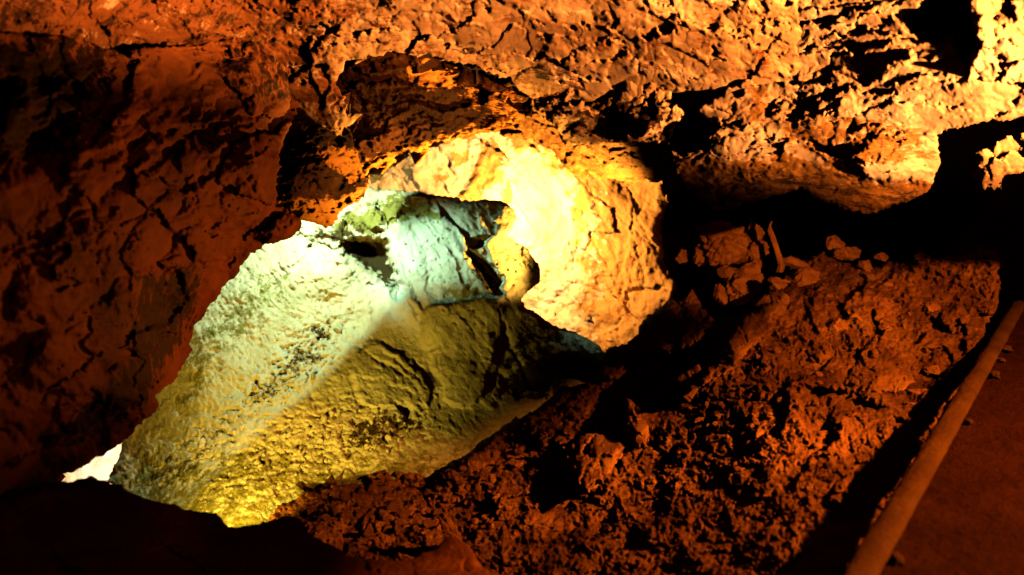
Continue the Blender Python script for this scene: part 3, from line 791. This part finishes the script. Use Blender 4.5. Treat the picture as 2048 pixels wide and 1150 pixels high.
# ------------------------------------------------------------------ rubble slope
def sc_slope(U, V):
    U, V = wiggle(U, V, 7, 3, 161)
    gslab = sstep(fbm(U / 110, V / 80, 1611, 3) * 1.4 + .25)
    r = 14 * fbm(U / 140, V / 90, 162, 4) + facets(U, V, 80, -38, 1.6, .2, .10, seed=163) + gslab * facets(U, V, 36, -38, 1.5, .4, .24, seed=164)
    ga = sstep(fbm(U / 120, V / 70, 1601, 3) * 1.3 + .5); gb = sstep(fbm(U / 90, V / 60, 1602, 3) * 1.3 + .6)
    r += mound(U, V, 1640, 880, 240, 150, -40, 50) - mound(U, V, 1230, 1010, 270, 110, -30, 42)
    r += ga * pebbles(U, V, 38, .7, 165, .35, 0, 1.3) + gb * pebbles(U, V, 17, 1.0, 166, .55, 0, 1.2) + pebbles(U, V, 9, 1.1, 167, .65) + (1 - gb) * 5 * fbm(U / 26, V / 20, 1603, 4)
    r += 2.4 * fbm(U / 8, V / 8, 168, 3)
    # valley between the lip and the right ridge, smooth ridge slab
    r += 34 * inside(U, V, [(1440, 705), (1470, 660), (1485, 635), (1520, 625), (1545, 590), (1560, 610), (1540, 640), (1535, 665), (1500, 700), (1460, 735), (1420, 760), (1390, 765), (1378, 775), (1400, 745)], 14)
    r -= 26 * inside(U, V, [(1250, 740), (1330, 705), (1420, 700), (1400, 745), (1360, 780), (1290, 790), (1230, 800), (1180, 820)], 16)
    r -= 30 * inside(U, V, [(1150, 850), (1230, 800), (1260, 830), (1200, 880), (1130, 900)], 16)
    r += mound(U, V, 1210, 900, 60, 60, -30, 40) + mound(U, V, 1275, 830, 22, 50, 10, 36)
    r -= 40 * inside(U, V, [(690, 960), (780, 945), (860, 940), (880, 955), (840, 1000), (780, 1010), (720, 990)], 16)
    r -= 24 * inside(U, V, [(950, 900), (1050, 860), (1100, 880), (1050, 960), (980, 950)], 20)
    r += 20 * inside(U, V, [(1270, 690), (1330, 700), (1380, 690), (1410, 650), (1380, 640), (1360, 670), (1300, 680)], 10)
    for P in ([(1860, 640), (1890, 650), (1910, 665), (1870, 680)], [(1840, 705), (1890, 700), (1860, 720)], [(1745, 620), (1765, 655), (1755, 690), (1745, 660)], [(1600, 770), (1720, 790), (1760, 815), (1650, 810)]):
        r -= 22 * inside(U, V, P, 6)
    return r


SL = [(535, 1032), (560, 1010), (592, 994), (640, 976), (700, 966), (760, 948), (800, 944), (855, 950), (905, 938), (950, 906), (990, 872), (1050, 842), (1105, 808), (1140, 775), (1165, 765), (1195, 735), (1212, 702),
      (1250, 690), (1275, 660), (1300, 628), (1345, 598), (1400, 612), (1440, 640), (1485, 628), (1520, 595), (1548, 565), (1580, 535), (1610, 515), (1640, 508), (1690, 528), (1760, 532), (1830, 520), (1900, 512), (1960, 500), (1990, 492),
      (1996, 530), (2002, 580), (1990, 618), (1975, 655), (1962, 720), (1908, 800), (1820, 940), (1718, 1110), (1600, 1300), (700, 1300), (640, 1180), (560, 1120)]
SLC = [(560, 1060, 6.4), (700, 970, 7.2), (850, 950, 7.3), (1000, 870, 7.8), (1200, 735, 8.6), (1345, 600, 9.2), (1600, 515, 9.0), (1990, 495, 8.0), (2000, 600, 7.5), (1850, 780, 6.2), (1700, 900, 5.4), (1600, 760, 6.6), (1400, 740, 7.3),
       (1500, 1150, 3.9), (1000, 1150, 4.9), (800, 1120, 5.6), (1250, 900, 6.5), (1300, 1050, 5.0), (1700, 1150, 3.42), (1900, 900, 4.78), (2050, 740, 6.4)]


def slope_depth(u, v):
    return float(depth_field(np.array([float(u)]), np.array([float(v)]), SLC)[0])


slope = rock('ground', SL, SLC, sc_slope, M['slope'], st=2.2, rnd=12, edge=(8, 4), seed=15, rel=2.1, skirt=(.08, .16, .25))
tag(slope, 'rough red rubble slope between the opening and the path', 'rubble slope', kind='structure')

# dark foreground rock
def sc_fore(U, V):
    U, V = wiggle(U, V, 8, 3, 171)
    return 20 * fbm(U / 180, V / 120, 172, 4) + facets(U, V, 120, 20, 1.6, .25, .08, seed=173) + facets(U, V, 40, 20, 1.6, .25, .08, seed=174) + 3 * fbm(U / 14, V / 14, 175, 4)


fore = rock('boulder', [(-620, 1000), (0, 978), (60, 975), (115, 964), (180, 955), (235, 966), (272, 988), (300, 1002), (345, 1005), (375, 1018), (432, 1026), (452, 1044), (470, 1054), (520, 1046), (560, 1034), (605, 1040), (625, 1072),
                        (690, 1108), (760, 1122), (815, 1120), (870, 1096), (905, 1070), (940, 1095), (965, 1140), (1020, 1150), (1100, 1170), (1150, 1320), (-620, 1320)],
            [(-600, 1000, 3.6), (-600, 1300, 2.6), (-150, 990, 4.0), (300, 1000, 4.3), (470, 1050, 4.4), (750, 1120, 4.3), (1000, 1150, 4.0), (-150, 1300, 2.9), (500, 1300, 3.1), (1100, 1300, 3.2)],
            sc_fore, M['fore'], st=3, rnd=30, edge=(5, 2), seed=16, skirt=(.2, .5, .9))
tag(fore, 'nearly black foreground boulder along the bottom left of the opening', 'boulder')

# ------------------------------------------------------------------ path and kerb
def ground_pt(u, v, z=0.0):
    ray = FWD + (u - CU) / FPX * RGT - (v - CV) / FPX * UPV
    t = (z - CAM[2]) / ray[2]
    return CAM + t * ray


KA = ground_pt(1712, 1165, .06); KB = ground_pt(2041, 604, .06)
kd = (KB - KA); kl = np.linalg.norm(kd); kd /= kl
ks = np.array([kd[1], -kd[0], 0.0])          # to the right of the kerb
nx, ny = 300, 620
X_, Y_ = np.meshgrid(np.linspace(0, 3.2, nx), np.linspace(-1.6, kl + .1, ny))
P_ = KA + X_[..., None] * ks + Y_[..., None] * kd
P_[..., 2] = .016 * fbm(X_ * 2.2, Y_ * 2.2, 181, 5) + .006 * fbm(X_ * 22, Y_ * 22, 183, 4)
idx = np.arange(nx * ny).reshape(ny, nx)
F_ = np.stack([idx[:-1, :-1], idx[:-1, 1:], idx[1:, 1:], idx[1:, :-1]], -1).reshape(-1, 4)
# outer edge of the slab drops to the ditch
E_ = P_[:, 0].copy(); E_[:, 2] = -.7
V_ = np.concatenate([P_.reshape(-1, 3), E_])
eb = nx * ny + np.arange(ny)
F_ = np.concatenate([F_, np.stack([idx[:-1, 0], idx[1:, 0], eb[1:], eb[:-1]], 1)])
path = link_mesh('path', V_, F_, M['path'])
tag(path, 'dark red concrete path at the lower right', 'path', kind='structure')

na, nl = 40, 420
T, A = np.meshgrid(np.linspace(-1.2, kl + .06, nl), np.linspace(0, 2 * math.pi, na, endpoint=False), indexing='ij')
rad = .046 * (1 + .07 * fbm(T * 3, A * 1.0, 191, 3) + .05 * fbm(T * 22, A * 4, 192, 3)) * np.where(T > kl - .12, np.clip(1 - .8 * (T - kl + .12) / .18, .05, 1), 1)
Pk = KA + T[..., None] * kd + (rad * np.cos(A))[..., None] * ks + (.55 * rad * np.sin(A))[..., None] * np.array([0, 0, 1.0])
idx = np.arange(nl * na).reshape(nl, na)
nxt = np.roll(idx, -1, 1)
Fk = np.stack([idx[:-1], idx[1:], nxt[1:], nxt[:-1]], -1).reshape(-1, 4)
kerb = link_mesh('kerb', Pk.reshape(-1, 3), Fk, M['kerb'])
tag(kerb, 'smooth rounded orange kerb edging the dark path', 'kerb')


def blob_mesh(seed, sub=3, planes=14, noise=.05, squash=(1, 1, 1)):
    import bmesh
    rng = np.random.RandomState(seed)
    bm = bmesh.new(); bmesh.ops.create_icosphere(bm, subdivisions=sub, radius=1)
    v = np.array([q.co[:] for q in bm.verts]); f = np.array([[q.index for q in p.verts] for p in bm.faces])
    bm.free()
    nrm = rng.normal(size=(planes, 3)); nrm /= np.linalg.norm(nrm, axis=1)[:, None]
    off = rng.uniform(.62, 1.0, planes)
    dt = v @ nrm.T
    rr = np.min(np.where(dt > .05, off[None] / np.maximum(dt, .05), 3), axis=1); rr = np.minimum(rr, 1.25)
    rr = rr * (1 + noise * (fbm(v[:, 0] * 2 + seed, v[:, 1] * 2 + v[:, 2] * 1.6, seed, 6, .6) + .5 * fbm(v[:, 2] * 4 + seed, v[:, 1] * 4 - v[:, 0] * 3, seed + 5, 4, .6)))
    return v * rr[:, None] * np.array(squash), f


for i, (t, sz) in enumerate([(3.3, .05), (3.75, .035), (4.1, .05), (.35, .035), (2.2, .03)]):
    vv, ff = blob_mesh(400 + i, 3, 60, .35, (.8, 1.5, .5))
    link_mesh('mortar_lump', KA + kd * t + ks * .05 + np.array([0, 0, -.045]) + vv * sz, ff, M['kerb'], parent=kerb)


# ------------------------------------------------------------------ loose stones
def stone(name, u, v, w, h, ang, d, seed, label, cat='stone', group=None, mat='stone', planes=12, noise=.16, sub=5):
    """w, h in px of the frame at distance d: real size w*d/FPX"""
    vv, ff = blob_mesh(seed, sub, planes, noise)
    c, s = math.cos(math.radians(ang)), math.sin(math.radians(ang))
    k = d / FPX
    a = vv[:, 0] * w / 2 * k; b = vv[:, 1] * h / 2 * k; dz = vv[:, 2] * (w + h) / 4 * k
    x = a * c + b * s; y = -a * s + b * c
    p = W(u, v, d) + x[:, None] * RGT + y[:, None] * UPV + dz[:, None] * FWD
    o = link_mesh(name, p, ff, M[mat])
    return tag(o, label, cat, group)


G1 = 'stones piled in the hollow'
alc = [(1452, 492, 106, 82, -10, 9.3, 'biggest rounded boulder of the stone pile in the hollow', 'boulder'),
       (1508, 468, 34, 60, -15, 9.2, 'tall jagged stone between the biggest boulder and the spike', 'stone'),
       (1517, 500, 36, 40, 40, 9.1, 'angular stone below the tall jagged stone', 'stone'),
       (1500, 562, 56, 58, 30, 8.9, 'faceted block under the biggest boulder, left of the spike foot', 'stone'),
       (1454, 543, 32, 26, 0, 9.0, 'bright small stone just under the biggest boulder', 'stone'),
       (1441, 590, 20, 46, -15, 8.9, 'upright elongated bright stone at the foot of the pile', 'stone'),
       (1462, 575, 34, 48, 20, 9.0, 'dim wedge stone behind the upright elongated one', 'stone'),
       (1515, 525, 26, 26, 0, 9.1, 'dim square stone above the faceted block', 'stone'),
       (1480, 590, 40, 30, -20, 9.0, 'dark flat stone between the upright one and the faceted block', 'stone'),
       (1513, 596, 16, 22, 0, 8.8, 'little stone on the rim below the faceted block', 'stone'),
       (1400, 510, 30, 50, 10, 9.5, 'crumbly dark lump left of the biggest boulder', 'stone'),
       (1365, 515, 26, 24, -40, 9.6, 'thin bright sliver at the chamber end of the hollow', 'stone')]
for i, (u, v, w, h, a, d, lb, ct) in enumerate(alc):
    stone('boulder' if ct == 'boulder' else 'stone', u, v, w, h, a, d, 500 + i, lb, ct, G1, planes=16 if ct == 'boulder' else 11)

G2 = 'stones on the rubble slope'
slp = [(1563, 575, 60, 34, 35, 'smooth stone leaning at the foot of the pale spike'), (1600, 530, 78, 24, 18, 'long rounded stone lying on the crest right of the spike'),
       (1615, 560, 44, 40, 10, 'blocky stone below the long rounded one on the crest'), (1670, 492, 38, 46, 0, 'tall stone standing on the crest of the slope'),
       (1695, 508, 40, 28, 0, 'low stone against the tall one on the crest'), (1728, 532, 30, 26, 10, 'rounded stone right of the two crest stones'),
       (1772, 662, 26, 30, 20, 'pale stone with a dark notch to its left'), (1675, 655, 34, 32, 0, 'pale squarish stone in the middle of the slope'),
       (1622, 742, 52, 26, -10, 'bright flat stone in the middle of the slope'), (1655, 700, 18, 16, 0, 'small bright triangle of stone below the squarish one'),
       (1870, 742, 26, 22, 0, 'bright stone by the shadow edge near the kerb'), (1840, 785, 40, 18, 8, 'pointed slab jutting into the shadow near the kerb'),
       (1830, 812, 54, 16, 5, 'lower pointed slab jutting into the shadow'), (1765, 515, 26, 16, 0, 'flat pebble on the far crest'),
       (1842, 520, 30, 22, 0, 'stone on the far crest before the tall end'), (1862, 618, 28, 24, 0, 'hollowed lump high on the lit slope'),
       (1520, 822, 24, 20, 0, 'small bright stone low on the slope'), (1560, 840, 22, 14, 0, 'thin bright chip at the lower end of the slope')]
for i, (u, v, w, h, a, lb) in enumerate(slp):
    stone('stone', u, v, w, h, a, slope_depth(u, v) - .05, 540 + i, lb, 'stone', G2, planes=10)

stone('stone', 1142, 765, 50, 17, 2, 8.2, 590, 'pale leaf shaped stone alone at the dark corner of the opening', 'stone', mat='green', planes=20)
stone('stone', 903, 1072, 26, 66, -25, 5.6, 591, 'slim bright stone upright at the dip of the red lip', 'stone', mat='slope')
stone('stone', 1005, 1075, 22, 44, 0, 5.2, 592, 'dim dark red stone right of the slim upright one', 'stone', mat='slope')

# bigger rocks bedded in the slope
def bed(poly, lift, seed, label, nm='rock', smooth=.3):
    P = np.array(poly, float); c = P.mean(0)
    ctrl = [(u, v, slope_depth(u, v) - lift) for u, v in poly[::2]] + [(c[0], c[1], slope_depth(*c) - lift - .12)]

    def sc_(U, V):
        U, V = wiggle(U, V, 5, 3, seed)
        return 8 * fbm(U / 50, V / 40, seed + 1, 4) + facets(U, V, 60, -45, 1.6, smooth, .1, .08, .06, seed + 2) + facets(U, V, 20, -45, 1.6, smooth, .12, seed=seed + 3) + 2 * fbm(U / 9, V / 9, seed + 4, 3)
    o = rock(nm, poly, ctrl, sc_, M['stone'], st=2.2, rnd=16, edge=(6, 4), seed=seed, skirt=(.1, .25, .45), rel=1.4)
    return tag(o, label, 'rock', 'rocks bedded in the rubble slope')


bed([(1545, 590), (1560, 612), (1542, 640), (1534, 668), (1504, 700), (1468, 735), (1432, 760), (1396, 776), (1366, 796), (1392, 755), (1425, 725), (1440, 700), (1462, 662), (1488, 634), (1510, 632), (1530, 610)], .5, 2100,
    'long sloping slab lit red, running down from the spike through the slope')
bed([(1165, 872), (1215, 866), (1252, 892), (1232, 930), (1205, 958), (1178, 988), (1150, 965), (1130, 925), (1142, 888)], .26, 2110, 'streaked orange rock in the middle of the red lip', smooth=.45)
bed([(1256, 798), (1272, 806), (1286, 832), (1302, 862), (1292, 892), (1262, 902), (1248, 870), (1258, 838)], .28, 2120, 'upright orange spur of rock above the streaked rock', smooth=.45)
bed([(1283, 690), (1320, 684), (1352, 690), (1366, 668), (1362, 648), (1385, 640), (1408, 652), (1406, 676), (1380, 694), (1330, 706), (1290, 706)], .28, 2130, 'low hooked rock at the foot of the glowing chamber wall')
bed([(1610, 700), (1660, 690), (1700, 705), (1690, 728), (1640, 735), (1612, 725)], .12, 2140, 'flat rock half buried in the middle of the slope')
bed([(1700, 740), (1790, 735), (1830, 760), (1800, 790), (1730, 790), (1695, 770)], .12, 2150, 'broad pitted rock low on the lit slope near the kerb', smooth=.45)

# scattered loose stones: a few shapes, copied one by one
def scatter(field, poly, n, smin, smax, name, label, cat, group, mat, seed):
    rng = np.random.RandomState(seed)
    protos = []
    P = np.array(poly, float)
    lo, hi = P.min(0), P.max(0)
    k = 0; tries = 0
    while k < n and tries < n * 40:
        tries += 1
        u, v = rng.uniform(lo, hi)
        if poly_sdf(np.array([u]), np.array([v]), poly)[0] < 0: continue
        d, sd = on_field(field, u, v)
        if d is None or sd < 14: continue
        size = smin + (smax - smin) * rng.rand() ** 2.2
        if len(protos) < 7:
            vv, ff = blob_mesh(seed + 11 * k, 3, 9 + k % 5, .12, (1.0, .55 + .4 * rng.rand(), .6 + .3 * rng.rand()))
            o = link_mesh(name, vv, ff, M[mat]); protos.append(o)
        else:
            o = protos[rng.randint(7)].copy(); col.objects.link(o)
        r = size / 2 * d / FPX
        o.location = W(u, v, d - .55 * r); o.scale = (r, r, r)
        o.rotation_euler = rng.uniform(0, 6.28, 3)
        tag(o, label, cat, group)
        k += 1


scatter('ground', [(620, 1010), (900, 960), (1180, 800), (1330, 700), (1480, 660), (1600, 560), (1980, 520), (1990, 590), (1800, 800), (1560, 1050), (1100, 1140), (760, 1110)], 170, 6, 24, 'stone',
        'small angular stone scattered on the red rubble slope', 'stone', 'small stones scattered on the red rubble slope', 'stone', 9000)
scatter('ground', [(560, 1020), (700, 975), (860, 955), (1000, 880), (1150, 780), (1220, 720), (1240, 760), (1100, 900), (960, 980), (820, 1090), (720, 1100), (600, 1060)], 90, 8, 34, 'stone',
        'small jagged stone on the red lip below the opening', 'stone', 'small jagged stones along the red lip', 'slope', 9700)
scatter('rock_outcrop', [(400, 980), (560, 860), (690, 810), (860, 840), (800, 900), (640, 950), (470, 1030)], 60, 5, 16, 'stone',
        'small yellow lit stone lying at the foot of the pale green rock', 'stone', 'small stones at the foot of the pale green rock', 'green', 9300)
scatter('rock_outcrop', [(350, 930), (480, 800), (600, 690), (690, 640), (700, 700), (560, 800), (420, 910), (300, 985)], 40, 5, 15, 'stone',
        'small pale stone stuck on the bright flank of the green rock', 'stone', 'small stones on the bright flank of the green rock', 'green', 9500)

# pale spike leaning out of the pile
sp = [(1560, 545, 13), (1562, 530, 12), (1557, 512, 10), (1551, 492, 9), (1545, 474, 9), (1541, 462, 8), (1540, 452, 4), (1542, 444, 4), (1543, 438, 2.5)]
rings = []
for i, (u, v, w) in enumerate(sp):
    for j in range(10):
        a = 2 * math.pi * j / 10
        k = 8.7 / FPX * w * .62 * (1 + .18 * math.sin(3 * a + i) )
        rings.append(W(u, v, 8.7) + k * math.cos(a) * RGT + k * math.sin(a) * FWD + 0 * UPV)
rings = np.array(rings); idx = np.arange(len(rings)).reshape(len(sp), 10); nxt = np.roll(idx, -1, 1)
spike = link_mesh('stalagmite', rings, np.stack([idx[:-1], nxt[:-1], nxt[1:], idx[1:]], -1).reshape(-1, 4), M['stone'], smooth=False)
tag(spike, 'thin pale spike leaning against the black hollow', 'stalagmite')


# ------------------------------------------------------------------ lamps and added fill spots
def lamp(name, loc, power, color, kind='POINT', target=None, size=90, blend=.3, rad=.04):
    l = bpy.data.lights.new(name, kind); l.energy = power; l.color = color; l.shadow_soft_size = rad
    if kind == 'SPOT':
        l.spot_size = math.radians(size); l.spot_blend = blend
    o = bpy.data.objects.new(name, l); col.objects.link(o); o.location = loc
    if target is not None:
        from mathutils import Vector
        o.rotation_euler = (Vector(target) - Vector(loc)).to_track_quat('-Z', 'Y').to_euler()
    return o


def cut_axis(L, A, B, lit):
    """axis of a half space lamp whose beam edge runs through A and B, shining on the side of lit"""
    n = np.cross(A - L, B - L); n /= np.linalg.norm(n)
    return L + n * np.sign(np.dot(lit - L, n))


LR = np.array([3.0, 2.5, .9])
lamp('roof_lamp', LR, 5000, (1, .365, .085), 'SPOT', cut_axis(LR, W(720, 400, 8.2), W(1500, 470, 6.4), W(1300, 100, 6)), 174, .1)
LS = np.array([3.7, 3.5, 1.75])
lamp('slope_lamp', LS, 1300, (1, .28, .025), 'SPOT', cut_axis(LS, W(600, 940, 6.9), W(1290, 615, 9.0), W(1600, 800, 6)), 176, .06)
lamp('rubble_fill', LS, 1500, (1, .3, .03), 'SPOT', W(850, 1005, 6.8), 22, .6)  # added spot without a known source, brightens the red lip
lamp('hollow_fill', (2.9, .9, 1.6), 2600, (1, .30, .035), 'SPOT', W(1540, 530, 9.0), 14, .7)  # added spot, brightens the stones the slope lamp's cut leaves dark
LW = np.array([-.3, 2.2, 2.8])
lamp('wall_fill', LW, 70, (1, .27, .03), 'SPOT', cut_axis(LW, W(605, 450, 7.2), W(130, 960, 5.1), W(200, 400, 4.6)), 150, .75)  # added dim red fill for the left wall
lamp('path_fill', (3.4, 1.4, .22), 60, (1, .36, .05), 'SPOT', (1.4, 3.8, .1), 70, .9)  # low spot added to light the path and the kerb's right side
lamp('chamber_lamp', W(1032, 420, 11.0), 430, (1, .60, .25), 'SPOT', W(1030, 450, 13), 178, .03)
LL = W(1290, 685, 9.65)
lamp('lip_lamp', LL, 2000, (1, .42, .06), 'SPOT', W(955, 235, 8.6), 66, .5)
lamp('rim_fill', LL, 2600, (1, .42, .06), 'SPOT', W(770, 315, 8.4), 26, .8)  # extra spot added to strengthen the orange rim
lamp('wall_fill', LL, 850, (1, .22, .018), 'SPOT', W(400, 420, 5.2), 40, .8)  # added raking red fill across the left wall
LG = W(622, 335, 8.72)
lamp('green_lamp', LG, 145, (.80, 1, .55), 'SPOT', cut_axis(LG, W(730, 735, 8.8), W(370, 960, 7.5), W(620, 550, 9.2)), 178, .03)
lamp('green_lamp', W(600, 342, 8.5), 230, (.58, 1, .70), 'SPOT', W(860, 530, 9.1), 56, 1.0)
lamp('yellow_lamp', W(330, 1085, 5.9), 480, (1, .55, .045), 'SPOT', W(530, 930, 7.6), 66, .9)
lamp('far_lamp', W(200, 960, 10.6), 120, (1, .95, .85))

w = bpy.data.worlds.new('World'); sc.world = w; w.use_nodes = True
bg = w.node_tree.nodes['Background']; bg.inputs[0].default_value = (1, .13, .012, 1); bg.inputs[1].default_value = .03

cam = bpy.data.cameras.new('camera'); co = bpy.data.objects.new('camera', cam); col.objects.link(co)
co.location = CAM; co.rotation_euler = (math.radians(90) - PITCH, 0, 0)
cam.sensor_width = 36; cam.lens = FPX / 2048 * 36; cam.clip_end = 200; cam.clip_start = .05
cam.dof.use_dof = True; cam.dof.focus_distance = 7.0; cam.dof.aperture_fstop = 1.7
sc.camera = co
sc.view_settings.view_transform = 'Standard'; sc.view_settings.look = 'None'; sc.view_settings.exposure = 0; sc.view_settings.gamma = 1
sc.cycles.use_denoising = True; sc.cycles.denoising_prefilter = 'ACCURATE'; sc.cycles.denoising_input_passes = 'RGB_ALBEDO_NORMAL'
sc.cycles.max_bounces = 0; sc.cycles.glossy_bounces = 0; sc.cycles.diffuse_bounces = 0; sc.cycles.sample_clamp_indirect = 2.0
